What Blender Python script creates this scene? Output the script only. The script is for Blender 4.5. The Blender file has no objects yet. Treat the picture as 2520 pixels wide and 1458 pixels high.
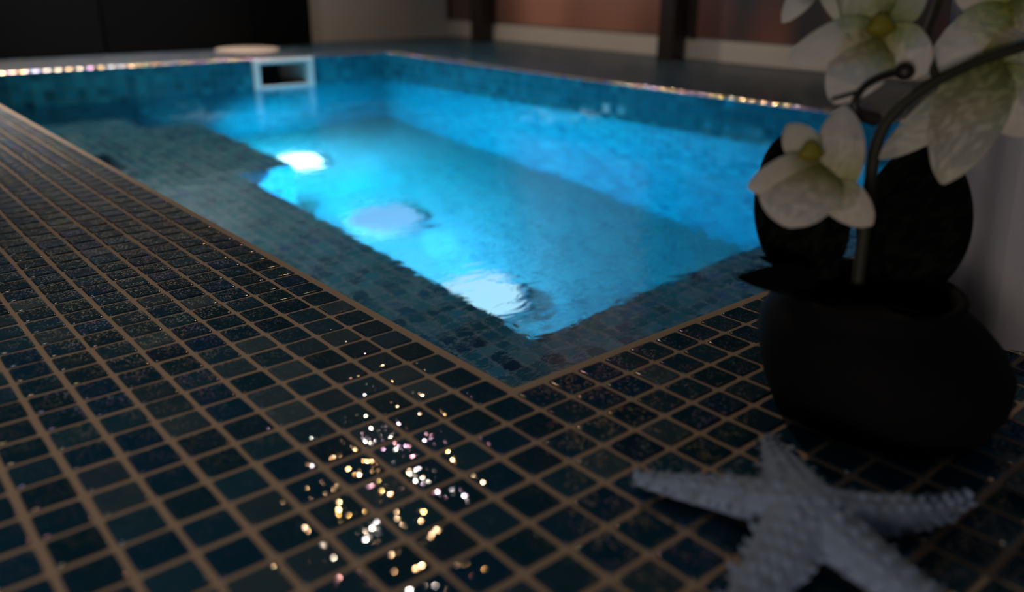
import bpy, bmesh, math, random
from mathutils import Vector, Matrix, Quaternion, noise

# ------------------------------------------------------------------ camera
W, H = 2520, 1458
S = 0.027                                   # mosaic pitch in metres
F_PX = 2048.6
YAW, PITCH, ROLL = 0.8626, 0.3682, 0.0103
CAM = Vector((-0.3114, -0.3624, 0.2513))
_cy, _sy = math.cos(YAW), math.sin(YAW)
FW = Vector((_cy*math.cos(PITCH), _sy*math.cos(PITCH), -math.sin(PITCH)))
_r0 = Vector((_sy, -_cy, 0)); _u0 = _r0.cross(FW)
RT = math.cos(ROLL)*_r0 + math.sin(ROLL)*_u0
UP = -math.sin(ROLL)*_r0 + math.cos(ROLL)*_u0
sc = bpy.context.scene
COL = sc.collection
cam = bpy.data.cameras.new('camera'); cam_o = bpy.data.objects.new('camera', cam); COL.objects.link(cam_o)
cam.sensor_width = 36; cam.lens = F_PX*36/W; cam.clip_start = 0.02; cam.clip_end = 50
cam_o.matrix_world = Matrix(((RT.x, UP.x, -FW.x, CAM.x), (RT.y, UP.y, -FW.y, CAM.y), (RT.z, UP.z, -FW.z, CAM.z), (0, 0, 0, 1)))
cam.dof.use_dof = True; cam.dof.focus_distance = 0.70; cam.dof.aperture_fstop = 3.4
sc.camera = cam_o
# ------------------------------------------------------------------ world, lights, exposure
wd = bpy.data.worlds.new('dim_room'); sc.world = wd; wd.use_nodes = True
wd.node_tree.nodes['Background'].inputs[0].default_value = (0.80, 0.92, 1.0, 1)
wd.node_tree.nodes['Background'].inputs[1].default_value = 0.022
def lamp(name, kind, loc, energy, color, radius, target=None, spot=None, blend=0.6, size_y=None):
    l = bpy.data.lights.new(name, kind); l.energy = energy; l.color = color
    if kind == 'AREA': l.shape = 'RECTANGLE'; l.size = radius; l.size_y = size_y
    else: l.shadow_soft_size = radius
    o = bpy.data.objects.new(name, l); COL.objects.link(o); o.location = loc
    if target is not None:
        o.rotation_euler = (Vector(target)-Vector(loc)).to_track_quat('-Z', 'Y').to_euler()
    if spot: l.spot_size = spot; l.spot_blend = blend
    return o
lamp('corner_lamp', 'SPOT', (1.31, 2.36, 2.02), 60.0, (1.0, 0.80, 0.60), 0.03, (-0.05, 0.1, 0), math.radians(140), 0.3)
lamp('ceiling_panel', 'AREA', (0.42, 1.80, 2.35), 12.0, (1.0, 0.92, 0.84), 0.9, (0.42, 1.80, 0), size_y=0.7).data.spread = math.radians(48)
lamp('side_lamp', 'AREA', (-1.7, -1.0, 0.16), 9.0, (1.0, 0.88, 0.80), 0.5, (0.15, -0.1, 0.2), size_y=0.22)
lamp('wall_washer', 'SPOT', (0.40, 1.2, 2.0), 170.0, (0.95, 0.97, 1.0), 0.02, (0.50, 2.73, 0.36), math.radians(30), 0.8)
lamp('added_skirting_fill', 'SPOT', (-0.6, 0.9, 2.3), 40.0, (1.0, 0.86, 0.75), 0.02, (1.95, 1.70, -0.05), math.radians(37), 0.9)  # unseen spot added to brighten the skirting and right wall
lamp('ceiling_spot', 'SPOT', (-0.80, -0.1, 2.3), 34.0, (1.0, 0.88, 0.77), 0.12, (-0.48, 0.15, 0), math.radians(30), 1.0)
for bx, by, e in ((0.56, 1.80, 108.0), (0.42, 1.30, 112.0), (0.42, 0.74, 3.0)):   # added unseen spots at the bench face, lighting pool walls and floor
    lamp('added_bench_spot', 'SPOT', (bx, by, -0.60), e, (0.03, 0.66, 0.92) if by > 1.5 else (0.03, 0.59, 1.0), 0.0, (bx+1, by, -0.72), math.radians(165), 0.6)
for bx, by, tx_, ty_, e in ((0.56, 1.80, 0.86, 1.88, 32.0), (0.42, 1.25, 0.70, 1.28, 34.0), (0.42, 0.98, 0.66, 1.02, 30.0), (0.42, 0.80, 0.62, 0.86, 14.0)):   # more added spots, throwing pale pools of light on the floor
    lamp('added_bench_spot', 'SPOT', (bx, by, -0.52), e, (0.55, 0.72, 1.0), 0.0, (tx_, ty_, -0.85), math.radians(62), 1.0)
sc.view_settings.view_transform = 'Standard'; sc.view_settings.look = 'None'
sc.view_settings.exposure = 0.0; sc.view_settings.gamma = 1.0; sc.view_settings.use_curve_mapping = False
cy = sc.cycles
cy.use_denoising = True; cy.max_bounces = 10; cy.transmission_bounces = 8; cy.glossy_bounces = 5
cy.caustics_refractive = True; cy.caustics_reflective = False; cy.blur_glossy = 0.4
cy.sample_clamp_indirect = 4.0

R = math.radians
def at(x, y, D):                            # pixel + distance along the view axis -> point
    return CAM + D*((x-W/2)/F_PX*RT - (y-H/2)/F_PX*UP + FW)
def at_floor(x, y, z=0.0):
    d = at(x, y, 1.0) - CAM
    return CAM + d*((z-CAM.z)/d.z)

# ------------------------------------------------------------------ node helpers
def new_mat(name):
    m = bpy.data.materials.new(name); m.use_nodes = True
    nt = m.node_tree; nt.nodes.clear()
    out = nt.nodes.new('ShaderNodeOutputMaterial')
    return m, nt, out
def N(nt, t, **kw):
    n = nt.nodes.new(t)
    for k, v in kw.items(): setattr(n, k, v)
    return n
def L(nt, a, b): nt.links.new(a, b)
def math_n(nt, op, a, b=None, c=None):
    n = N(nt, 'ShaderNodeMath', operation=op)
    for i, v in enumerate((a, b, c)):
        if v is None: continue
        if hasattr(v, 'type'): L(nt, v, n.inputs[i])
        else: n.inputs[i].default_value = v
    return n.outputs[0]
def vmath(nt, op, a, b=None):
    n = N(nt, 'ShaderNodeVectorMath', operation=op)
    for i, v in enumerate((a, b)):
        if v is None: continue
        if hasattr(v, 'type'): L(nt, v, n.inputs[i])
        else: n.inputs[i].default_value = v
    return n.outputs[0]
def ramp(nt, fac, stops, interp='LINEAR'):
    n = N(nt, 'ShaderNodeValToRGB'); cr = n.color_ramp; cr.interpolation = interp
    while len(cr.elements) < len(stops): cr.elements.new(0.5)
    for e, (p, c) in zip(cr.elements, stops): e.position = p; e.color = (*c, 1)
    L(nt, fac, n.inputs[0]); return n.outputs[0]
def mixc(nt, fac, a, b):
    n = N(nt, 'ShaderNodeMix', data_type='RGBA')
    for v, i in ((fac, 0), (a, 6), (b, 7)):
        if hasattr(v, 'type'): L(nt, v, n.inputs[i])
        else: n.inputs[i].default_value = v if i == 0 else (*v, 1)
    return n.outputs[2]
def principled(nt, out, **kw):
    b = N(nt, 'ShaderNodeBsdfPrincipled'); L(nt, b.outputs[0], out.inputs[0])
    for k, v in kw.items():
        k = k.replace('_', ' ')
        if hasattr(v, 'type'): L(nt, v, b.inputs[k])
        else: b.inputs[k].default_value = (*v, 1) if isinstance(v, tuple) and len(v) == 3 and b.inputs[k].type == 'RGBA' else v
    return b
def simple(name, col, rough=0.5, var=0.15, scale=30, **kw):
    m, nt, out = new_mat(name)
    tc = N(nt, 'ShaderNodeTexCoord'); nz = N(nt, 'ShaderNodeTexNoise'); nz.inputs['Scale'].default_value = scale
    nz.inputs['Detail'].default_value = 4
    L(nt, tc.outputs['Object'], nz.inputs['Vector'])
    c = mixc(nt, nz.outputs[0], tuple(v*(1-var) for v in col), tuple(min(1, v*(1+var)) for v in col))
    principled(nt, out, Base_Color=c, Roughness=rough, **kw)
    return m

# ------------------------------------------------------------------ materials
def mat_grout():
    m, nt, out = new_mat('brown_grout')
    tc = N(nt, 'ShaderNodeTexCoord'); nz = N(nt, 'ShaderNodeTexNoise'); nz.inputs['Scale'].default_value = 900
    L(nt, tc.outputs['Object'], nz.inputs['Vector'])
    n2 = N(nt, 'ShaderNodeTexNoise'); n2.inputs['Scale'].default_value = 9; L(nt, tc.outputs['Object'], n2.inputs['Vector'])
    c = mixc(nt, nz.outputs[0], (0.36, 0.25, 0.17), (0.50, 0.37, 0.27))
    c = mixc(nt, math_n(nt, 'MULTIPLY', n2.outputs[0], 0.5), c, (0.33, 0.24, 0.17))
    bp = N(nt, 'ShaderNodeBump'); bp.inputs['Strength'].default_value = 0.4; bp.inputs['Distance'].default_value = 0.0004
    L(nt, nz.outputs[0], bp.inputs['Height'])
    principled(nt, out, Base_Color=c, Roughness=0.8, Normal=bp.outputs[0])
    return m
def mat_deck_tile(edge=0.0):
    m, nt, out = new_mat('polished_mosaic_edge' if edge else 'dark_glass_mosaic')
    at_ = N(nt, 'ShaderNodeAttribute', attribute_name='tile_id'); seed = at_.outputs['Fac']
    wn = N(nt, 'ShaderNodeTexWhiteNoise', noise_dimensions='1D'); L(nt, seed, wn.inputs['W'])
    wn2 = N(nt, 'ShaderNodeTexWhiteNoise', noise_dimensions='1D'); L(nt, math_n(nt, 'ADD', seed, 71.3), wn2.inputs['W'])
    tc = N(nt, 'ShaderNodeTexCoord')
    nz = N(nt, 'ShaderNodeTexNoise'); nz.inputs['Scale'].default_value = 90; nz.inputs['Detail'].default_value = 3
    L(nt, tc.outputs['Object'], nz.inputs['Vector'])
    base = ramp(nt, wn.outputs['Value'], [(0, (0.004, 0.022, 0.040)), (0.3, (0.006, 0.036, 0.060)), (0.5, (0.004, 0.032, 0.082)),
                                          (0.68, (0.018, 0.064, 0.100)), (0.84, (0.010, 0.030, 0.050)), (1, (0.07, 0.11, 0.14))])
    base = mixc(nt, math_n(nt, 'MULTIPLY', nz.outputs[0], 0.6), base, (0.008, 0.048, 0.078))
    # mica flakes inside the glass: tiny facets with their own tilt and rainbow colour
    vo = N(nt, 'ShaderNodeTexVoronoi'); vo.inputs['Scale'].default_value = 540
    L(nt, tc.outputs['Object'], vo.inputs['Vector'])
    tilt = vmath(nt, 'SUBTRACT', vo.outputs['Color'], (0.5, 0.5, 0.5))
    geo = N(nt, 'ShaderNodeNewGeometry')
    tl = vmath(nt, 'SCALE', tilt); tl.node.inputs['Scale'].default_value = 0.12
    ttl = vmath(nt, 'SCALE', vmath(nt, 'SUBTRACT', wn2.outputs['Color'], (0.5, 0.5, 0.5))); ttl.node.inputs['Scale'].default_value = 0.05
    # each glass tile is slightly domed
    uvw = vmath(nt, 'SUBTRACT', vmath(nt, 'FRACTION', vmath(nt, 'MULTIPLY', tc.outputs['Object'], (1/S, 1/S, 0))), (0.5, 0.5, 0.0))
    ab = vmath(nt, 'MULTIPLY', vmath(nt, 'ABSOLUTE', uvw), (2, 2, 0))
    dome = vmath(nt, 'MULTIPLY', uvw, vmath(nt, 'MULTIPLY', ab, vmath(nt, 'MULTIPLY', ab, (0.30, 0.30, 0))))
    tilted = vmath(nt, 'ADD', vmath(nt, 'ADD', geo.outputs['Normal'], dome), ttl)
    nrm_flake = vmath(nt, 'NORMALIZE', vmath(nt, 'ADD', tilted, tl))
    nrm_top = vmath(nt, 'NORMALIZE', tilted)
    hue = math_n(nt, 'FRACT', math_n(nt, 'ADD', math_n(nt, 'MULTIPLY', nz.outputs[0], 0.9), wn2.outputs['Value']))
    irid = ramp(nt, hue, [(0, (1, 0.72, 0.45)), (0.3, (1, 0.9, 0.75)), (0.48, (1, 0.75, 0.25)), (0.62, (0.95, 0.5, 0.75)), (0.75, (0.62, 0.5, 1)), (0.86, (0.65, 0.85, 1)), (1, (1, 0.72, 0.45))])
    p = N(nt, 'ShaderNodeBsdfPrincipled')
    L(nt, base, p.inputs['Base Color']); p.inputs['Roughness'].default_value = 0.30; p.inputs['IOR'].default_value = 1.45
    p.inputs['Specular IOR Level'].default_value = 0.0
    L(nt, nrm_top, p.inputs['Normal'])
    g = N(nt, 'ShaderNodeBsdfAnisotropic', distribution='BECKMANN'); L(nt, irid, g.inputs['Color']); g.inputs['Roughness'].default_value = 0.10
    L(nt, nrm_flake, g.inputs['Normal'])
    fr = N(nt, 'ShaderNodeTexNoise'); fr.inputs['Scale'].default_value = 75; L(nt, tc.outputs['Object'], fr.inputs['Vector'])
    core = ramp(nt, vo.outputs['Distance'], [(0.34, (1, 1, 1)), (0.46, (0, 0, 0))])
    gate = ramp(nt, fr.outputs[0], [(0.38, (0, 0, 0)), (0.48, (1, 1, 1))])
    dens = math_n(nt, 'MULTIPLY', math_n(nt, 'MULTIPLY', core, gate), 0.16)
    if edge: dens = math_n(nt, 'ADD', edge, 0.0); g.inputs['Roughness'].default_value = 0.15; nrm_flake.node.id_data.links.new(nrm_top, g.inputs['Normal'])
    mx = N(nt, 'ShaderNodeMixShader'); L(nt, dens, mx.inputs[0]); L(nt, p.outputs[0], mx.inputs[1]); L(nt, g.outputs[0], mx.inputs[2])
    lw = N(nt, 'ShaderNodeLayerWeight'); lw.inputs['Blend'].default_value = 0.5      # glassy sheen at grazing angles
    sh = N(nt, 'ShaderNodeBsdfAnisotropic', distribution='BECKMANN'); sh.inputs['Roughness'].default_value = 0.28; sh.inputs['Color'].default_value = (1, 1, 1, 1)
    mx2 = N(nt, 'ShaderNodeMixShader'); L(nt, math_n(nt, 'POWER', lw.outputs['Facing'], 11.0), mx2.inputs[0]); L(nt, mx.outputs[0], mx2.inputs[1]); L(nt, sh.outputs[0], mx2.inputs[2])
    L(nt, mx2.outputs[0], out.inputs[0])
    return m
def mat_pool(name, stops, grout, gw=0.10, rough=0.25, tilt=0.10):
    m, nt, out = new_mat(name)
    uv = N(nt, 'ShaderNodeUVMap'); uv.uv_map = 'UVMap'
    v = vmath(nt, 'SCALE', uv.outputs[0]); v.node.inputs['Scale'].default_value = 1/S
    fl = vmath(nt, 'FLOOR', v); fr = vmath(nt, 'FRACTION', v)
    wn = N(nt, 'ShaderNodeTexWhiteNoise', noise_dimensions='3D'); L(nt, fl, wn.inputs['Vector'])
    a = vmath(nt, 'ABSOLUTE', vmath(nt, 'SUBTRACT', fr, (0.5, 0.5, 0.5)))
    sp = N(nt, 'ShaderNodeSeparateXYZ'); L(nt, a, sp.inputs[0])
    mx = math_n(nt, 'SMOOTH_MAX', sp.outputs[0], sp.outputs[1], 0.08)
    mask = ramp(nt, mx, [(0.5-gw/2-0.02, (0, 0, 0)), (0.5-gw/2+0.02, (1, 1, 1))])
    tile = ramp(nt, wn.outputs['Value'], stops)
    nz = N(nt, 'ShaderNodeTexNoise'); nz.inputs['Scale'].default_value = 2.2; L(nt, vmath(nt, 'SCALE', v), nz.inputs['Vector'])
    c = mixc(nt, mask, tile, grout)
    geo = N(nt, 'ShaderNodeNewGeometry')
    tl = vmath(nt, 'SCALE', vmath(nt, 'SUBTRACT', wn.outputs['Color'], (0.5, 0.5, 0.5))); tl.node.inputs['Scale'].default_value = tilt
    nn = vmath(nt, 'NORMALIZE', vmath(nt, 'ADD', geo.outputs['Normal'], tl))
    rg = math_n(nt, 'MULTIPLY_ADD', N_out_value(nt, mask), 0.5, rough)
    principled(nt, out, Base_Color=c, Roughness=rg, Normal=nn)
    return m
def N_out_value(nt, col):
    n = N(nt, 'ShaderNodeRGBToBW'); L(nt, col, n.inputs[0]); return n.outputs[0]
def mat_water():
    m, nt, out = new_mat('pool_water')
    tc = N(nt, 'ShaderNodeTexCoord')
    mp = N(nt, 'ShaderNodeMapping'); L(nt, tc.outputs['Object'], mp.inputs['Vector'])
    mp.inputs['Rotation'].default_value = (0, 0, R(42)); mp.inputs['Scale'].default_value = (1.0, 1.9, 1)
    n1 = N(nt, 'ShaderNodeTexNoise'); n1.inputs['Scale'].default_value = 24; n1.inputs['Detail'].default_value = 3; n1.inputs['Distortion'].default_value = 0.6
    n2 = N(nt, 'ShaderNodeTexNoise'); n2.inputs['Scale'].default_value = 5; n2.inputs['Detail'].default_value = 1
    L(nt, mp.outputs[0], n1.inputs['Vector']); L(nt, mp.outputs[0], n2.inputs['Vector'])
    h = math_n(nt, 'MULTIPLY_ADD', n1.outputs[0], 0.40, n2.outputs[0])
    bp = N(nt, 'ShaderNodeBump'); bp.inputs['Strength'].default_value = 1.0; bp.inputs['Distance'].default_value = 0.0025
    L(nt, h, bp.inputs['Height'])
    rf = N(nt, 'ShaderNodeBsdfRefraction'); rf.inputs['Roughness'].default_value = 0.0; rf.inputs['IOR'].default_value = 1.33
    rf.inputs['Color'].default_value = (0.90, 0.985, 1, 1); L(nt, bp.outputs[0], rf.inputs['Normal'])
    gl = N(nt, 'ShaderNodeBsdfAnisotropic'); gl.inputs['Roughness'].default_value = 0.02; gl.inputs['Color'].default_value = (0.62, 0.82, 0.95, 1)
    L(nt, bp.outputs[0], gl.inputs['Normal'])
    fr = N(nt, 'ShaderNodeFresnel'); fr.inputs['IOR'].default_value = 1.33; L(nt, bp.outputs[0], fr.inputs['Normal'])
    mx = N(nt, 'ShaderNodeMixShader'); L(nt, fr.outputs[0], mx.inputs[0]); L(nt, rf.outputs[0], mx.inputs[1]); L(nt, gl.outputs[0], mx.inputs[2])
    L(nt, mx.outputs[0], out.inputs[0])
    return m
def mat_emit(name, col, strength):
    m, nt, out = new_mat(name); e = N(nt, 'ShaderNodeEmission'); e.inputs[0].default_value = (*col, 1); e.inputs[1].default_value = strength
    L(nt, e.outputs[0], out.inputs[0]); return m
def mat_petal(name, base_c, mid_c, tip_c):
    m, nt, out = new_mat(name)
    uv = N(nt, 'ShaderNodeUVMap'); uv.uv_map = 'UVMap'; sp = N(nt, 'ShaderNodeSeparateXYZ'); L(nt, uv.outputs[0], sp.inputs[0])
    tc = N(nt, 'ShaderNodeTexCoord'); nz = N(nt, 'ShaderNodeTexNoise'); nz.inputs['Scale'].default_value = 60; L(nt, tc.outputs['Object'], nz.inputs['Vector'])
    f = math_n(nt, 'ADD', sp.outputs[0], math_n(nt, 'MULTIPLY', math_n(nt, 'SUBTRACT', nz.outputs[0], 0.5), 0.03))
    c = ramp(nt, f, [(0.0, base_c), (0.28, mid_c), (0.6, tip_c), (1, tip_c)])
    wv = N(nt, 'ShaderNodeTexWave'); wv.bands_direction = 'Y'; wv.inputs['Scale'].default_value = 3; wv.inputs['Distortion'].default_value = 1.5
    L(nt, uv.outputs[0], wv.inputs['Vector'])
    bp = N(nt, 'ShaderNodeBump'); bp.inputs['Strength'].default_value = 0.05; bp.inputs['Distance'].default_value = 0.0005; L(nt, wv.outputs[0], bp.inputs['Height'])
    d = N(nt, 'ShaderNodeBsdfPrincipled'); L(nt, c, d.inputs['Base Color']); d.inputs['Roughness'].default_value = 0.55; L(nt, bp.outputs[0], d.inputs['Normal'])
    t = N(nt, 'ShaderNodeBsdfTranslucent'); L(nt, c, t.inputs[0])
    mx = N(nt, 'ShaderNodeMixShader'); mx.inputs[0].default_value = 0.42; L(nt, d.outputs[0], mx.inputs[1]); L(nt, t.outputs[0], mx.inputs[2])
    L(nt, mx.outputs[0], out.inputs[0]); return m
def mat_panel(name, a, b, c, sc_, rot):
    m, nt, out = new_mat(name)
    tc = N(nt, 'ShaderNodeTexCoord'); mp = N(nt, 'ShaderNodeMapping'); L(nt, tc.outputs['Object'], mp.inputs['Vector'])
    mp.inputs['Rotation'].default_value = (R(rot), 0, 0); mp.inputs['Scale'].default_value = (1, sc_, 0.4*sc_)
    nz = N(nt, 'ShaderNodeTexNoise'); nz.inputs['Scale'].default_value = 1.6; nz.inputs['Detail'].default_value = 1.5
    L(nt, mp.outputs[0], nz.inputs['Vector'])
    col = ramp(nt, nz.outputs[0], [(0.34, a), (0.46, b), (0.60, c)])
    principled(nt, out, Base_Color=col, Roughness=0.55)
    return m

M = {}
M['grout'] = mat_grout(); M['deck'] = mat_deck_tile(); M['edge'] = mat_deck_tile(0.09); M['nosing'] = mat_deck_tile(0.85)
M['pwall'] = mat_pool('blue_pool_mosaic', [(0, (0.003, 0.07, 0.115)), (0.35, (0.005, 0.11, 0.16)), (0.7, (0.004, 0.125, 0.19)), (0.92, (0.012, 0.17, 0.22)), (1, (0.003, 0.04, 0.09))], (0.004, 0.07, 0.10), rough=0.14, tilt=0.13)
M['pfloor'] = mat_pool('teal_floor_mosaic', [(0, (0.02, 0.085, 0.105)), (0.5, (0.03, 0.12, 0.145)), (1, (0.045, 0.16, 0.18))], (0.05, 0.17, 0.19))
M['bench'] = mat_pool('slate_bench_mosaic', [(0, (0.005, 0.10, 0.24)), (0.15, (0.01, 0.22, 0.33)), (0.5, (0.03, 0.36, 0.47)), (0.8, (0.10, 0.50, 0.60)), (0.93, (0.34, 0.66, 0.72)), (1, (0.004, 0.12, 0.42))], (0.78, 0.92, 0.92), gw=0.12)
M['water'] = mat_water()
M['black'] = simple('black_panel', (0.0015, 0.0014, 0.0014), 0.7, Specular_IOR_Level=0.12)
M['black2'] = simple('darker_black_panel', (0.0009, 0.0008, 0.0008), 0.7, Specular_IOR_Level=0.10)
M['wall'] = simple('cream_plaster', (0.62, 0.57, 0.52), 0.9, 0.06, 6)
M['skirt'] = simple('pale_stone', (0.66, 0.60, 0.55), 0.6, 0.06, 10)
M['post'] = simple('dark_timber', (0.022, 0.014, 0.012), 0.5, 0.4, 20)
M['frame'] = simple('dark_frame', (0.03, 0.02, 0.016), 0.5, 0.3, 20)
M['pan1'] = mat_panel('grey_brown_panel', (0.07, 0.06, 0.06), (0.10, 0.08, 0.07), (0.22, 0.12, 0.08), 1.5, 20)
M['pan2'] = mat_panel('red_brown_panel', (0.08, 0.055, 0.05), (0.30, 0.13, 0.09), (0.52, 0.24, 0.17), 1.2, 35)
M['pan3'] = mat_panel('red_grey_panel', (0.32, 0.13, 0.10), (0.18, 0.08, 0.07), (0.05, 0.05, 0.055), 2.2, -30)
M['plastic'] = simple('white_plastic', (0.72, 0.74, 0.72), 0.35, 0.05, 12)
M['beige'] = simple('beige_lid', (0.50, 0.40, 0.33), 0.5, 0.05, 12)
M['throat'] = simple('black_throat', (0.004, 0.006, 0.006), 0.6)
M['steel'] = simple('lamp_steel', (0.5, 0.55, 0.58), 0.3, 0.05, 20, Metallic=0.8)
M['pot'] = simple('black_pot', (0.0035, 0.003, 0.003), 0.8, 0.3, 60, Specular_IOR_Level=0.1)
M['leaf'] = simple('dark_leaf', (0.0035, 0.005, 0.0035), 0.7, 0.15, 30, Specular_IOR_Level=0.1)
M['stem'] = simple('olive_stem', (0.013, 0.012, 0.003), 0.7, 0.4, 60)
M['bud'] = simple('dark_bud', (0.008, 0.005, 0.005), 0.5, 0.4, 60)
M['petal'] = mat_petal('cream_petal', (0.36, 0.36, 0.04), (0.58, 0.56, 0.30), (0.74, 0.68, 0.62))
M['petal_g'] = mat_petal('greenish_petal', (0.24, 0.26, 0.04), (0.48, 0.48, 0.26), (0.66, 0.62, 0.52))
M['lip'] = mat_petal('yellow_lip', (0.24, 0.19, 0.015), (0.30, 0.26, 0.02), (0.40, 0.40, 0.10))
M['sepal'] = simple('dark_green_sepal', (0.018, 0.03, 0.012), 0.5, 0.3, 60)
M['curtain'] = simple('grey_white_cloth', (0.56, 0.53, 0.56), 0.9, 0.06, 30)

# ------------------------------------------------------------------ object helpers
def tag(o, label=None, cat=None, group=None, kind=None):
    for k, v in (('label', label), ('category', cat), ('group', group), ('kind', kind)):
        if v: o[k] = v
    return o
def build(name, bm, mat, parent=None, smooth=False, uv=None):
    me = bpy.data.meshes.new(name); bm.normal_update()
    bm.to_mesh(me); bm.free()
    for m in (mat if isinstance(mat, (list, tuple)) else [mat]): me.materials.append(m)
    if smooth:
        for p in me.polygons: p.use_smooth = True
    o = bpy.data.objects.new(name, me); COL.objects.link(o)
    if parent: o.parent = parent; o.matrix_parent_inverse = parent.matrix_world.inverted()
    return o
def empty(name, loc):
    o = bpy.data.objects.new(name, None); COL.objects.link(o); o.location = loc; o.empty_display_size = 0.05
    o.matrix_world = Matrix.Translation(loc); return o
def box(bm, a, b, bevel=0.0, seg=2):
    a, b = Vector(a), Vector(b)
    r = bmesh.ops.create_cube(bm, size=1.0); vs = r['verts']
    for v in vs: v.co = Vector(((a.x+b.x)/2 + v.co.x*(b.x-a.x), (a.y+b.y)/2 + v.co.y*(b.y-a.y), (a.z+b.z)/2 + v.co.z*(b.z-a.z)))
    if bevel:
        es = list({e for v in vs for e in v.link_edges})
        bmesh.ops.bevel(bm, geom=es, offset=bevel, segments=seg, profile=0.5, affect='EDGES')
def tube(bm, pts, radii, n=10, cap=True):
    pts = [Vector(p) for p in pts]; rings = []
    t0 = (pts[1]-pts[0]).normalized(); ref = t0.orthogonal().normalized()
    for i, p in enumerate(pts):
        t = (pts[min(i+1, len(pts)-1)]-pts[max(i-1, 0)]).normalized()
        ref = (ref - t*ref.dot(t)).normalized(); bi = t.cross(ref)
        rr = radii[i] if isinstance(radii, (list, tuple)) else radii
        rings.append([bm.verts.new(p + rr*(math.cos(2*math.pi*k/n)*ref + math.sin(2*math.pi*k/n)*bi)) for k in range(n)])
    for a, b in zip(rings, rings[1:]):
        for k in range(n): bm.faces.new((a[k], a[(k+1) % n], b[(k+1) % n], b[k]))
    if cap: bm.faces.new(rings[0][::-1]); bm.faces.new(rings[-1])
def smooth_path(ctrl, n=8):
    c = [Vector(p) for p in ctrl]; c = [2*c[0]-c[1]] + c + [2*c[-1]-c[-2]]; out = []
    for i in range(1, len(c)-2):
        for k in range(n):
            t = k/n; a, b, d, e = c[i-1], c[i], c[i+1], c[i+2]
            out.append(0.5*((2*b) + (-a+d)*t + (2*a-5*b+4*d-e)*t*t + (-a+3*b-3*d+e)*t**3))
    out.append(c[-2]); return out
def lathe(bm, prof, n=48, off=None, cap_bottom=True, cap_top=False):
    rings = []
    for r_, z in prof:
        ox, oy = off(z) if off else (0, 0)
        rings.append([bm.verts.new((ox+r_*math.cos(2*math.pi*k/n), oy+r_*math.sin(2*math.pi*k/n), z)) for k in range(n)])
    for a, b in zip(rings, rings[1:]):
        for k in range(n): bm.faces.new((a[k], a[(k+1) % n], b[(k+1) % n], b[k]))
    if cap_bottom: bm.faces.new(rings[0][::-1])
    if cap_top: bm.faces.new(rings[-1])

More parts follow.
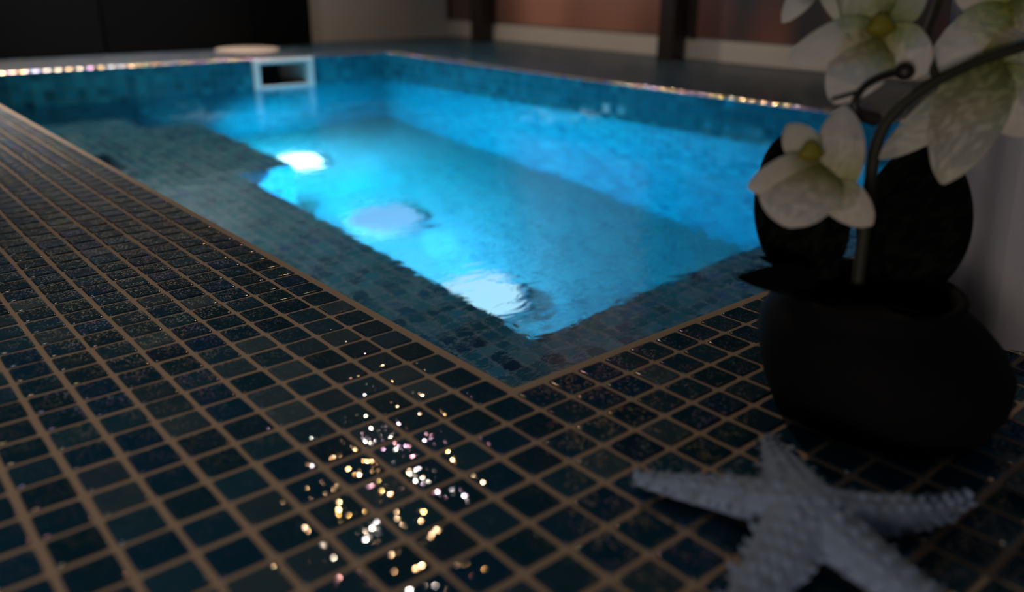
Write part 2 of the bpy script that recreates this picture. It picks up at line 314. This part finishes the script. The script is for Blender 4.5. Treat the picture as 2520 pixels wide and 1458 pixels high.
# ------------------------------------------------------------------ the deck: grout slab and mosaic tiles
X0 = Y0 = 0.006
XW, YW = 48*S, 82*S                          # far edges of the pool
DX0, DX1, DY0, DY1 = -45*S, 72*S, -26*S, 100*S
ZW, ZB, ZF = -0.095, -0.40, -0.85            # water, bench, pool floor
GZ = -0.0011
rnd = random.Random(4)
def make_deck():
    verts, faces, mats, ids = [], [], [], []
    def quad(a, b, c, d, m=0):
        i = len(verts); verts.extend((a, b, c, d)); faces.append((i, i+1, i+2, i+3)); mats.append(m); ids.append(0.0)
    XG, YG = XW+0.026, YW+0.026              # the bullnose row covers the far edges
    xs = [DX0, X0, XG, DX1]; ys = [DY0, Y0, YG, DY1]
    for i in range(3):
        for j in range(3):
            if i == 1 and j == 1: continue
            quad((xs[i], ys[j], GZ), (xs[i+1], ys[j], GZ), (xs[i+1], ys[j+1], GZ), (xs[i], ys[j+1], GZ))
    zz = -0.004                              # thickness seen at the lip of the pool
    quad((X0, Y0, GZ), (X0, YG, GZ), (X0, YG, zz), (X0, Y0, zz)); quad((XG, YG, GZ), (XG, Y0, GZ), (XG, Y0, zz), (XG, YG, zz))
    quad((XG, Y0, GZ), (X0, Y0, GZ), (X0, Y0, zz), (XG, Y0, zz)); quad((X0, YG, GZ), (XG, YG, GZ), (XG, YG, zz), (X0, YG, zz))
    quad((DX0, DY0, -0.06), (DX1, DY0, -0.06), (DX1, DY0, GZ), (DX0, DY0, GZ)); quad((DX0, DY1, -0.06), (DX0, DY0, -0.06), (DX0, DY0, GZ), (DX0, DY1, GZ))
    n = 0
    for i in range(-45, 72):
        for j in range(-26, 100):
            if 0 <= i < 48 and 0 <= j < 82: continue
            n += 1; tid = rnd.random()*1000
            cx, cyy = (i+0.5)*S + rnd.gauss(0, .00022), (j+0.5)*S + rnd.gauss(0, .00022)
            hx, hy = S/2-0.0019+rnd.gauss(0, .00018), S/2-0.0019+rnd.gauss(0, .00018)
            tx, ty = rnd.gauss(0, 0.006), rnd.gauss(0, 0.006); rot = rnd.gauss(0, 0.006)
            ej = [0.0010]*4                  # edge rounding per side (-x, +x, -y, +y): bullnose along the pool
            if i == 48 and 0 <= j < 82: ej[0] = 0.0055; cx -= 0.0014; hx += 0.0014
            if j == 82 and 0 <= i < 48: ej[2] = 0.0055; cyy -= 0.0014; hy += 0.0014
            base = len(verts); rc = 0.0012; rows = []
            for lv, ang in enumerate((None, 90, 60, 30, 0)):
                sa, ca = (1, 0) if ang is None else (math.sin(math.radians(ang)), math.cos(math.radians(ang)))
                ring = []
                for (sx, sy) in ((-1, -1), (1, -1), (1, 1), (-1, 1)):
                    ex = ej[0] if sx < 0 else ej[1]; ey = ej[2] if sy < 0 else ej[3]
                    px_, py_ = sx*(hx - ex*(1-sa)), sy*(hy - ey*(1-sa))
                    pa = (px_ - sx*rc, py_, ey); pb = (px_, py_ - sy*rc, ex)
                    for p in ((pb, pa) if sx*sy > 0 else (pa, pb)):
                        ring.append((p[0], p[1], (-0.0062 if max(ej) > 0.003 else GZ-0.0004) if lv == 0 else -p[2]*(1-ca)))
                if lv == 0: order = sorted(range(8), key=lambda q: math.atan2(ring[q][1]/hy, ring[q][0]/hx))
                rows.append([ring[q] for q in order])
            c_, s_ = math.cos(rot), math.sin(rot)
            for ring in rows:
                for (px_, py_, z) in ring:
                    verts.append((cx+px_*c_-py_*s_, cyy+px_*s_+py_*c_, z + (px_*tx+py_*ty)*0.35))
            for lv in range(4):
                for k in range(8):
                    a = base+lv*8+k; b = base+lv*8+(k+1) % 8
                    faces.append((a, b, b+8, a+8)); mats.append(3 if max(ej) > 0.003 and lv < 4 else 2); ids.append(tid)
            faces.append(tuple(base+32+k for k in range(8))); mats.append(1); ids.append(tid)
    me = bpy.data.meshes.new('pool_deck'); me.from_pydata(verts, [], faces)
    me.materials.append(M['grout']); me.materials.append(M['deck']); me.materials.append(M['edge']); me.materials.append(M['nosing'])
    me.polygons.foreach_set('material_index', mats); me.polygons.foreach_set('use_smooth', [m >= 2 for m in mats])
    a = me.attributes.new('tile_id', 'FLOAT', 'FACE'); a.data.foreach_set('value', ids)
    me.update()
    o = bpy.data.objects.new('pool_deck', me); COL.objects.link(o); tag(o, kind='structure'); return o
make_deck()

# ------------------------------------------------------------------ the pool basin
def uvbox(name, parts, mat, kind='structure'):
    """boxes given as (min, max), UV in metres by dominant axis"""
    bm = bmesh.new(); 
    for a, b in parts: box(bm, a, b)
    uv = bm.loops.layers.uv.new('UVMap'); bm.normal_update()
    for f in bm.faces:
        n = f.normal; ax = max(range(3), key=lambda k: abs(n[k]))
        for l in f.loops:
            c = l.vert.co; l[uv].uv = (c.y, c.z) if ax == 0 else ((c.x, c.z) if ax == 1 else (c.x, c.y))
    o = build(name, bm, mat); tag(o, kind=kind); return o
TH = 0.08
SKX0, SKX1, SKZ0, SKZ1 = 0.832, 1.002, -0.090, -0.018     # skimmer mouth in the far wall
T0 = -0.004
uvbox('wall_pool_left', [((X0-TH, Y0-TH, ZF), (X0, YW+TH, T0))], M['pwall'])
uvbox('wall_pool_near', [((X0, Y0-TH, ZF), (XW, Y0, T0))], M['pwall'])
uvbox('wall_pool_right', [((XW, Y0-TH, ZF), (XW+TH, YW+TH, T0))], M['pwall'])
uvbox('wall_pool_far', [((X0, YW, ZF), (SKX0, YW+TH, T0)), ((SKX1, YW, ZF), (XW, YW+TH, T0)),
                        ((SKX0, YW, SKZ1), (SKX1, YW+TH, T0)), ((SKX0, YW, ZF), (SKX1, YW+TH, SKZ0))], M['pwall'])
uvbox('floor_pool', [((X0-TH, Y0-TH, ZF-0.06), (XW+TH, YW+TH, ZF))], M['pfloor'])
BX, BY = 0.405, 0.425
HX0, HX1, HY0, HY1 = 0.045, 0.235, 1.60, 1.77              # square recess in the bench
uvbox('trim_pool_bench', [((X0, Y0, ZF), (XW, BY, ZB)), ((X0, BY, ZF), (BX, HY0, ZB)), ((X0, HY1, ZF), (BX, YW, ZB)),
                     ((X0, HY0, ZF), (HX0, HY1, ZB)), ((HX1, HY0, ZF), (BX, HY1, ZB)), ((HX0, HY0, ZF), (HX1, HY1, ZB-0.22)),
                     ((BX, 1.42, ZF), (0.545, 2.03, ZB))], M['bench'])
def make_water():
    bm = bmesh.new(); bmesh.ops.create_grid(bm, x_segments=2, y_segments=2, size=0.5)
    for v in bm.verts: v.co = Vector((X0-0.001 + (v.co.x+0.5)*(XW-X0+0.002), Y0-0.001 + (v.co.y+0.5)*(YW-Y0+0.002), ZW))
    o = build('pool_water', bm, M['water'])
    tag(o, 'clear blue lit water filling the mosaic pool', 'water', kind='stuff')
make_water()

# floor lamps under water
def pool_lamp(loc, rad, col, strength, label):
    root = empty('pool_lamp', loc); tag(root, label, 'lamp', 'underwater lamps in the pool floor')
    bm = bmesh.new(); n = 40
    prof = [(rad*1.28, 0.0), (rad*1.28, 0.010), (rad*1.22, 0.016), (rad*1.06, 0.016), (rad*1.0, 0.012)]
    lathe(bm, prof, n, cap_bottom=False)
    for v in bm.verts: v.co += Vector(loc)
    build('rim', bm, M['steel'], root, True)
    bm = bmesh.new()
    prof = [(rad*math.cos(R(a)), 0.012 + 0.45*rad*math.sin(R(a))) for a in range(0, 86, 10)] + [(0.002, 0.012+0.45*rad)]
    lathe(bm, prof, n, cap_bottom=False, cap_top=True)
    for v in bm.verts: v.co += Vector(loc)
    build('lens', bm, mat_emit('lamp_lens', col, strength), root, True)
    return root
pool_lamp((0.775, 1.87, ZF), 0.070, (0.45, 0.82, 1.0), 6.0, 'far white glowing pool lamp beside the grey underwater bench, nearest the skimmer')
pool_lamp((0.744, 1.362, ZF), 0.080, (0.20, 0.56, 1.0), 1.2, 'middle pool lamp, pale lilac glow with a soft oval outline')
pool_lamp((0.700, 0.91, ZF), 0.080, (0.42, 0.78, 1.0), 1.15, 'nearest pool lamp, white glow broken by ripples near the pool corner')

# skimmer in the far wall
sk = empty('pool_skimmer', ((SKX0+SKX1)/2, YW, SKZ0)); tag(sk, 'white framed skimmer mouth in the far pool wall', 'pool skimmer')
bm = bmesh.new(); y0 = YW-0.012; e = 0.0005
box(bm, (SKX0-0.018, y0, SKZ1), (SKX1+0.018, YW-e, SKZ1+0.0135), 0.003); box(bm, (SKX0-0.018, y0, SKZ0-0.012), (SKX0+0.002, YW-e, SKZ1), 0.003)
box(bm, (SKX1-0.002, y0, SKZ0-0.012), (SKX1+0.018, YW-e, SKZ1), 0.003); box(bm, (SKX0+0.002, y0+0.003, SKZ0-0.006), (SKX1-0.002, YW-e, SKZ0+0.004), 0.002)
build('frame', bm, M['plastic'], sk)
bm = bmesh.new(); t = 0.004; ye = YW+0.20
box(bm, (SKX0+e, YW-0.006, SKZ0+e), (SKX0+t, ye, SKZ1-e)); box(bm, (SKX0+t, YW-0.006, SKZ1-t), (SKX1-t, ye, SKZ1-e))
box(bm, (SKX0+t, YW-0.006, SKZ0+e), (SKX1-t, ye, SKZ0+t)); box(bm, (SKX0+e, ye, SKZ0), (SKX1-e, ye+t, SKZ1-e))
build('throat', bm, M['throat'], sk)
bm = bmesh.new(); box(bm, (SKX1-t, YW-0.004, SKZ0+e), (SKX1-e, ye, SKZ1-e)); build('side_plate', bm, M['plastic'], sk)
# skimmer lid on the deck behind
bm = bmesh.new(); c0 = Vector((0.905, YW+0.235, 0.0))
lathe(bm, [(0.105, 0.0), (0.105, 0.006), (0.100, 0.010), (0.086, 0.011), (0.084, 0.009), (0.02, 0.009)], 48, cap_top=True)
for v in bm.verts: v.co += c0
lid = build('skimmer_lid', bm, M['beige'], None, True); tag(lid, 'round beige skimmer lid lying on the deck behind the skimmer', 'lid')

# ------------------------------------------------------------------ room behind the pool
XR, YR = 1.96, 100*S
def sbox(name, a, b, mat, kind='structure', bevel=0):
    bm = bmesh.new(); box(bm, a, b, bevel); o = build(name, bm, mat); tag(o, kind=kind); return o
sbox('wall_far', (DX0, YR+0.03, -0.06), (XR+0.10, YR+0.13, 2.4), M['wall'])
sbox('wall_right', (XR, DY0, -0.06), (XR+0.10, YR+0.03, 2.4), M['wall'])
sbox('baseboard_right', (XR-0.018, -0.2, 0.001), (XR, YR+0.0, 0.066), M['skirt'], bevel=0.003)
# black partition panels in front of the far wall
bp = empty('black_partition', (0.2, 2.6, 0)); tag(bp, 'black panelled partition standing behind the far pool edge', 'partition')
for k, (xa, xb, mk) in enumerate(((-1.0, 0.493, 'black'), (0.497, 1.0, 'black2'), (1.004, 1.222, 'black2'))):
    bm = bmesh.new(); box(bm, (xa, 2.585, 0.0005), (xb, 2.625, 0.25), 0.006); build('panel', bm, M[mk], bp)
# panels and posts along the right wall
def wall_panel(ya, yb, mat, label, fl=0.03):
    root = empty('wall_panel', (XR-0.01, (ya+yb)/2, 0.07)); tag(root, label, 'panel', 'framed panels over the pale skirting')
    bm = bmesh.new(); box(bm, (XR-0.020, ya+fl, 0.072), (XR-0.0005, yb-fl, 1.30)); o = build('panel_face', bm, mat, root)
    bm = bmesh.new(); box(bm, (XR-0.028, yb-fl, 0.068), (XR-0.0005, yb, 1.33), 0.002); box(bm, (XR-0.028, ya, 0.068), (XR-0.0005, ya+fl, 1.33), 0.002)
    box(bm, (XR-0.028, ya+fl, 1.30), (XR-0.0005, yb-fl, 1.33), 0.002)
    build('panel_frame', bm, M['frame'], root); return root
wall_panel(2.44, YR+0.01, M['pan1'], 'dark grey brown framed panel by the far corner, left of the first post', 0.02)
wall_panel(1.425, 2.40, M['pan2'], 'wide brown to red panel between the two dark posts', 0.02)
wall_panel(0.35, 1.405, M['pan3'], 'red brown and grey panel right of the second post, behind the orchid')
for y, lab in ((2.425, 'thin dark post against the right wall, nearer the far corner'), (1.44, 'dark post against the right wall, nearer the orchid')):
    bm = bmesh.new(); box(bm, (XR-0.095, y-0.032, 0.0003), (XR-0.030, y+0.032, 1.6), 0.004)
    o = build('wooden_post', bm, M['post']); tag(o, lab, 'post', 'dark posts along the right wall')

# ------------------------------------------------------------------ potted orchid
BASE = at_floor(2165, 1000)
pl = empty('potted_orchid', BASE); tag(pl, 'white orchid in a black round pot on the mosaic pool edge', 'potted plant')
VH = Vector((FW.x, FW.y, 0)).normalized(); LAT = Vector((VH.y, -VH.x, 0))    # depth and sideways directions at the pot
def pot():
    bm = bmesh.new()
    prof = [(0.052, 0.0), (0.065, 0.004), (0.0710, 0.018), (0.0730, 0.034), (0.0705, 0.048), (0.064, 0.060), (0.057, 0.068), (0.0525, 0.074), (0.054, 0.079), (0.052, 0.081), (0.048, 0.079), (0.047, 0.070), (0.048, 0.060)]
    def off(z):
        k = min(max((z-0.02)/0.06, 0), 1); s = -0.018*k*k*(3-2*k) - 0.002
        return (BASE.x + LAT.x*s, BASE.y + LAT.y*s)
    lathe(bm, prof, 64, off, cap_top=True)
    return build('pot', bm, M['pot'], pl, True)
pot()
def petal(name, base, tip, width, mat, parent, bend=0.15, cup=0.12, prof=(0.9, 0.55), thick=0.0009, normal=None, ruffle=0.0, nu=14, nv=8, base_w=0.18):
    base, tip = Vector(base), Vector(tip); ax = tip-base; ln = ax.length; ax.normalize()
    nrm = Vector(normal) if normal else Vector()
    if normal is None: nrm = (CAM-base).normalized()
    nrm = (nrm-ax*nrm.dot(ax)).normalized(); sd = ax.cross(nrm)
    bm = bmesh.new(); uvl = bm.loops.layers.uv.new('UVMap'); g = []
    for i in range(nu+1):
        s = i/nu
        w = (math.sin(math.pi*min(1, s**prof[0]))**prof[1]) if 0 < s < 1 else 0
        w = max(w, base_w*(1-s)**2); w = w*width/2 if i < nu else 0.015*width
        row = []
        for j in range(nv+1):
            t = 2*j/nv-1
            z = bend*ln*(math.sin(math.pi*s)*0.6 - s*s*0.5) - cup*width*t*t*math.sin(math.pi*(0.15+0.8*s)) + ruffle*width*math.sin(7*s+4*t)*t*t*0.3
            row.append(bm.verts.new(base + ax*(ln*s) + sd*(w*t) + nrm*z))
        g.append(row)
    for i in range(nu):
        for j in range(nv):
            f = bm.faces.new((g[i][j], g[i][j+1], g[i+1][j+1], g[i+1][j]))
            for l, (a, b) in zip(f.loops, ((i, j), (i, j+1), (i+1, j+1), (i+1, j))): l[uvl].uv = (a/nu, b/nv)
    bmesh.ops.solidify(bm, geom=list(bm.faces), thickness=thick)
    bmesh.ops.recalc_face_normals(bm, faces=list(bm.faces))
    o = build(name, bm, mat, parent, True)
    md = o.modifiers.new('smooth', 'SUBSURF'); md.levels = 1; md.render_levels = 1
    return o
px2m = lambda n, D: n*D/F_PX
def pet(name, b, t, w, D, parent, mat='petal', Dt=None, **kw):
    Dt = Dt or D
    return petal(name, at(b[0], b[1], D), at(t[0], t[1], Dt), px2m(w, (D+Dt)/2), M[mat], parent, **kw)
# leaves
pet('leaf', (1995, 690), (1940, 312), 225, 0.505, pl, 'leaf', Dt=0.53, cup=0.10, prof=(0.80, 0.50), thick=0.002, base_w=0.65, bend=0.08)
pet('leaf', (2215, 730), (2290, 335), 262, 0.52, pl, 'leaf', Dt=0.535, cup=0.10, prof=(0.85, 0.52), thick=0.002, base_w=0.5, bend=0.08)
pet('leaf', (2010, 690), (1817, 683), 75, 0.495, pl, 'leaf', Dt=0.46, cup=0.1, prof=(0.7, 0.7), thick=0.002, base_w=0.9, bend=0.05)
pet('leaf', (2050, 680), (1866, 632), 40, 0.51, pl, 'leaf', Dt=0.50, cup=0.1, prof=(0.7, 0.7), thick=0.002, base_w=0.9, bend=0.05)
# stems
bm = bmesh.new()
sp = smooth_path([at(2110, 700, .505), at(2122, 600, .50), at(2140, 460, .495), at(2160, 345, .485), at(2215, 262, .475), at(2310, 196, .468), at(2410, 150, .465), at(2540, 108, .46)], 8)
nS = len(sp); tube(bm, sp, [0.0040-0.0012*i/nS for i in range(nS)], 12)
tube(bm, smooth_path([at(2305, 198, .469), at(2288, 140, .472), at(2280, 90, .475), at(2300, 30, .478), at(2330, -60, .48)]), 0.0025, 10)
stem = build('stem', bm, M['stem'], pl, True)
bm = bmesh.new()                               # curved bud stalk
pth = smooth_path([at(2152, 292, .474), at(2114, 280, .462), at(2103, 255, .458), at(2125, 216, .457), at(2165, 192, .457), at(2215, 177, .457)])
tube(bm, pth, [0.0046-0.0026*min(1, i/18) for i in range(len(pth))], 10)
tube(bm, smooth_path([at(2045, 246, .459), at(2080, 236, .458), at(2118, 224, .457)]), 0.0010, 8)
stalk = build('bud_stalk', bm, M['bud'], pl, True)
bm = bmesh.new(); bmesh.ops.create_uvsphere(bm, u_segments=20, v_segments=14, radius=0.0054)
for v in bm.verts: v.co = Vector((v.co.x*1.0, v.co.y*1.0, v.co.z*0.92)) + at(2226, 176, .457)
build('bud', bm, M['bud'], stalk, True)
# flowers: the lip carries its petals
def flower(c, D, size, petals):
    bm = bmesh.new(); ctr = at(c[0], c[1], D-0.004)
    uvl = bm.loops.layers.uv.new('UVMap')
    bmesh.ops.create_uvsphere(bm, u_segments=20, v_segments=14, radius=px2m(size, D)/2)
    for v in bm.verts:                         # an orchid lip: hooded column above, two side lobes, forked tongue below
        p = v.co; rr = px2m(size, D)/2
        sx = 1.0 + 0.35*math.exp(-((p.z/rr+0.3)/0.35)**2); sz = 1.05 if p.z > 0 else 1.0
        q = Vector((p.x*sx, p.y*0.8, p.z*sz)); q.z -= 0.12*rr*(abs(q.x)/rr)**2
        v.co = ctr + RT*q.x + UP*q.z - FW*q.y*1.0
    for f in bm.faces:
        for l in f.loops: l[uvl].uv = (0.3+0.3*((l.vert.co-ctr).dot(UP)/px2m(size, D)), 0.5)
    fo = build('flower', bm, M['lip'], pl, True)
    for args in petals:
        b, t, w, D1, D2 = args[:5]; kw = args[5] if len(args) > 5 else {}
        pet('petal', b, t, w, D1, fo, kw.pop('mat', 'petal'), Dt=D2, **kw)
    return fo
flower((1995, 372), .452, 50, [
    ((2005, 400), (1938, 308), 88, .456, .452, dict(mat='petal_g', bend=0.15)),
    ((2052, 500), (2078, 256), 122, .458, .452, dict(prof=(0.95, 0.6), bend=0.1)),
    ((2035, 420), (1850, 458), 120, .456, .446, dict(prof=(0.8, 0.6), bend=0.2)),
    ((1985, 395), (1940, 548), 205, .454, .440, dict(prof=(0.80, 0.48), bend=0.25, base_w=0.5)),
    ((2020, 440), (2148, 556), 100, .458, .452, dict(prof=(0.85, 0.55), bend=0.15))])
flower((2168, 62), .470, 56, [
    ((2175, 75), (1950, 142), 118, .474, .465, dict(prof=(0.8, 0.55), bend=0.15)),
    ((2168, 90), (2055, 242), 150, .473, .462, dict(prof=(0.75, 0.5), bend=0.2, base_w=0.4)),
    ((2165, 80), (2285, 180), 130, .473, .468, dict(prof=(0.8, 0.5), bend=0.2, base_w=0.4)),
    ((2165, 60), (2075, -70), 150, .476, .480, dict(mat='petal_g', prof=(0.8, 0.5))),
    ((2170, 60), (2265, -80), 130, .476, .480, dict(mat='petal_g', prof=(0.8, 0.5)))])
flower((2425, 165), .476, 40, [
    ((2440, 190), (2168, 388), 105, .470, .476, dict(mat='petal_g', prof=(0.75, 0.6), bend=0.12)),
    ((2440, 130), (2322, 445), 175, .466, .458, dict(mat='petal_g', prof=(0.8, 0.6), bend=0.15, base_w=0.3)),
    ((2430, 180), (2560, 330), 160, .468, .466, dict(prof=(0.8, 0.5), bend=0.1)),
    ((2440, 170), (2560, 60), 130, .478, .480, dict(prof=(0.8, 0.5)))])
flower((2500, -30), .482, 40, [
    ((2500, 20), (2290, 165), 130, .480, .486, dict(prof=(0.75, 0.55), bend=0.1)),
    ((2500, 0), (2350, -70), 150, .486, .49, dict(prof=(0.8, 0.5))),
    ((2490, 0), (2560, 120), 120, .480, .478, dict(mat='petal_g', prof=(0.8, 0.5)))])
flower((2010, -70), .472, 36, [
    ((2010, -60), (1928, 52), 64, .474, .470, dict(prof=(0.8, 0.6))),
    ((2010, -60), (2066, 58), 34, .474, .472, dict(mat='petal_g', prof=(0.8, 0.6))),
    ((2010, -60), (1900, -130), 90, .476, .480, {}), ((2010, -60), (2080, -150), 90, .476, .480, {})])

# ------------------------------------------------------------------ starfish
def starfish():
    ctr = Vector((0.0095, -0.2035, 0)); hub_z = 0.0165
    tips = [at_floor(1565, 1178, .006), at_floor(1893, 1080, .007), at_floor(2378, 1228, .006)]
    for ang in (-94, -170): tips.append(ctr + Vector((0.094*math.cos(R(ang)), 0.094*math.sin(R(ang)), 0.006)))
    bm = bmesh.new(); rng = random.Random(3); kn = []
    for t in tips:
        t = Vector((t.x, t.y, 0)); d = (t-ctr); ln = d.length; d.normalize(); side = Vector((-d.y, d.x, 0))
        sag = rng.uniform(-0.006, 0.006); pts, rad = [], []
        n = 11
        for i in range(n+1):
            s = i/n; w = 0.0148*(1-s)**0.80 + 0.0044
            p = ctr + d*(ln*s) + side*(sag*math.sin(math.pi*s)) ; hz = 0.012*(1-s)**1.3 + 0.0052 + 0.004*max(0, s-0.75)
            pts.append(Vector((p.x, p.y, hz))); rad.append(w)
            if i > 0:
                for sgn in (-1, 1):
                    for jj in range(1):
                        q = p + side*(sgn*w*0.92) + d*rng.uniform(-.003, .003)
                        kn.append((Vector((q.x, q.y, hz*0.85+w*0.10)), (side*sgn + Vector((0, 0, rng.uniform(0.3, 1.2)))).normalized(), rng.uniform(0.0014, 0.0021), rng.uniform(0.0035, 0.0070)))
                    q = p + side*(sgn*w*0.42)
                    kn.append((Vector((q.x, q.y, hz + 0.58*w*0.85)), (side*sgn*0.4 + Vector((0, 0, 1))).normalized(), rng.uniform(0.0013, 0.0020), rng.uniform(0.0022, 0.0036)))
                kn.append((Vector((p.x, p.y, hz + 0.60*w)), Vector((0, 0, 1)), rng.uniform(0.0015, 0.0022), rng.uniform(0.0020, 0.0036)))
        rings = []
        for p, w in zip(pts, rad):
            ring = []
            for k in range(12):
                a = 2*math.pi*k/12; zz = math.sin(a); zz = zz*0.62 if zz > 0 else zz*0.45
                q = p + side*(w*math.cos(a)) + Vector((0, 0, w*zz)); q.z = max(q.z, 0.0006); ring.append(bm.verts.new(q))
            rings.append(ring)
        for a, b in zip(rings, rings[1:]):
            for k in range(12): bm.faces.new((a[k], a[(k+1) % 12], b[(k+1) % 12], b[k]))
        bm.faces.new(rings[0][::-1]); bm.faces.new(rings[-1])
    for p, nrm, r_, h in kn:
        tube(bm, [p-nrm*0.001, p+nrm*h*0.6, p+nrm*h], [r_, r_*0.8, r_*0.35], 6)
    bmesh.ops.recalc_face_normals(bm, faces=list(bm.faces))
    m, nt, out = new_mat('bleached_starfish')
    tc = N(nt, 'ShaderNodeTexCoord'); vo = N(nt, 'ShaderNodeTexVoronoi'); vo.inputs['Scale'].default_value = 150; L(nt, tc.outputs['Object'], vo.inputs['Vector'])
    nz = N(nt, 'ShaderNodeTexNoise'); nz.inputs['Scale'].default_value = 110; nz.inputs['Detail'].default_value = 3; L(nt, tc.outputs['Object'], nz.inputs['Vector'])
    c = mixc(nt, ramp(nt, nz.outputs[0], [(0.38, (1, 1, 1)), (0.5, (0, 0, 0))]), (0.25, 0.32, 0.46), (0.20, 0.25, 0.35))
    v2 = N(nt, 'ShaderNodeTexVoronoi'); v2.inputs['Scale'].default_value = 75; L(nt, tc.outputs['Object'], v2.inputs['Vector'])
    c = mixc(nt, ramp(nt, v2.outputs['Distance'], [(0.10, (0.75, 0.75, 0.75)), (0.22, (0, 0, 0))]), c, (0.16, 0.17, 0.18))
    bpn = N(nt, 'ShaderNodeBump'); bpn.inputs['Strength'].default_value = 0.6; bpn.inputs['Distance'].default_value = 0.0012; L(nt, vo.outputs['Distance'], bpn.inputs['Height'])
    principled(nt, out, Base_Color=c, Roughness=0.85, Normal=bpn.outputs[0])
    o = build('starfish', bm, m, None, True)
    md = o.modifiers.new('fuse', 'REMESH'); md.mode = 'VOXEL'; md.voxel_size = 0.0011; md.use_smooth_shade = True
    md = o.modifiers.new('soft', 'SMOOTH'); md.factor = 0.5; md.iterations = 2
    tag(o, 'dried white knobbly starfish on the dark mosaic in front of the orchid pot', 'starfish')
starfish()

# ------------------------------------------------------------------ pale cloth hanging at the right
def curtain():
    bm = bmesh.new(); nx, nz = 90, 14; g = []
    for i in range(nx+1):
        s = i/nx; y = -0.105 - s*0.45; row = []
        for j in range(nz+1):
            t = j/nz; z = 0.001 + t*0.75
            w = 0.014*math.sin(s*34 + 0.9*math.sin(3*t)) + 0.007*math.sin(s*73+1.3+t*2)
            row.append(bm.verts.new((0.318 + 0.03*s + w*(0.45+0.55*t), y + 0.05*t*(1-s)**3, z)))
        g.append(row)
    for i in range(nx):
        for j in range(nz): bm.faces.new((g[i][j], g[i+1][j], g[i+1][j+1], g[i][j+1]))
    bmesh.ops.solidify(bm, geom=list(bm.faces), thickness=0.0015)
    o = build('white_curtain', bm, M['curtain'], None, True)
    tag(o, 'greyish white cloth hanging in soft folds right of the orchid pot', 'curtain')
curtain()
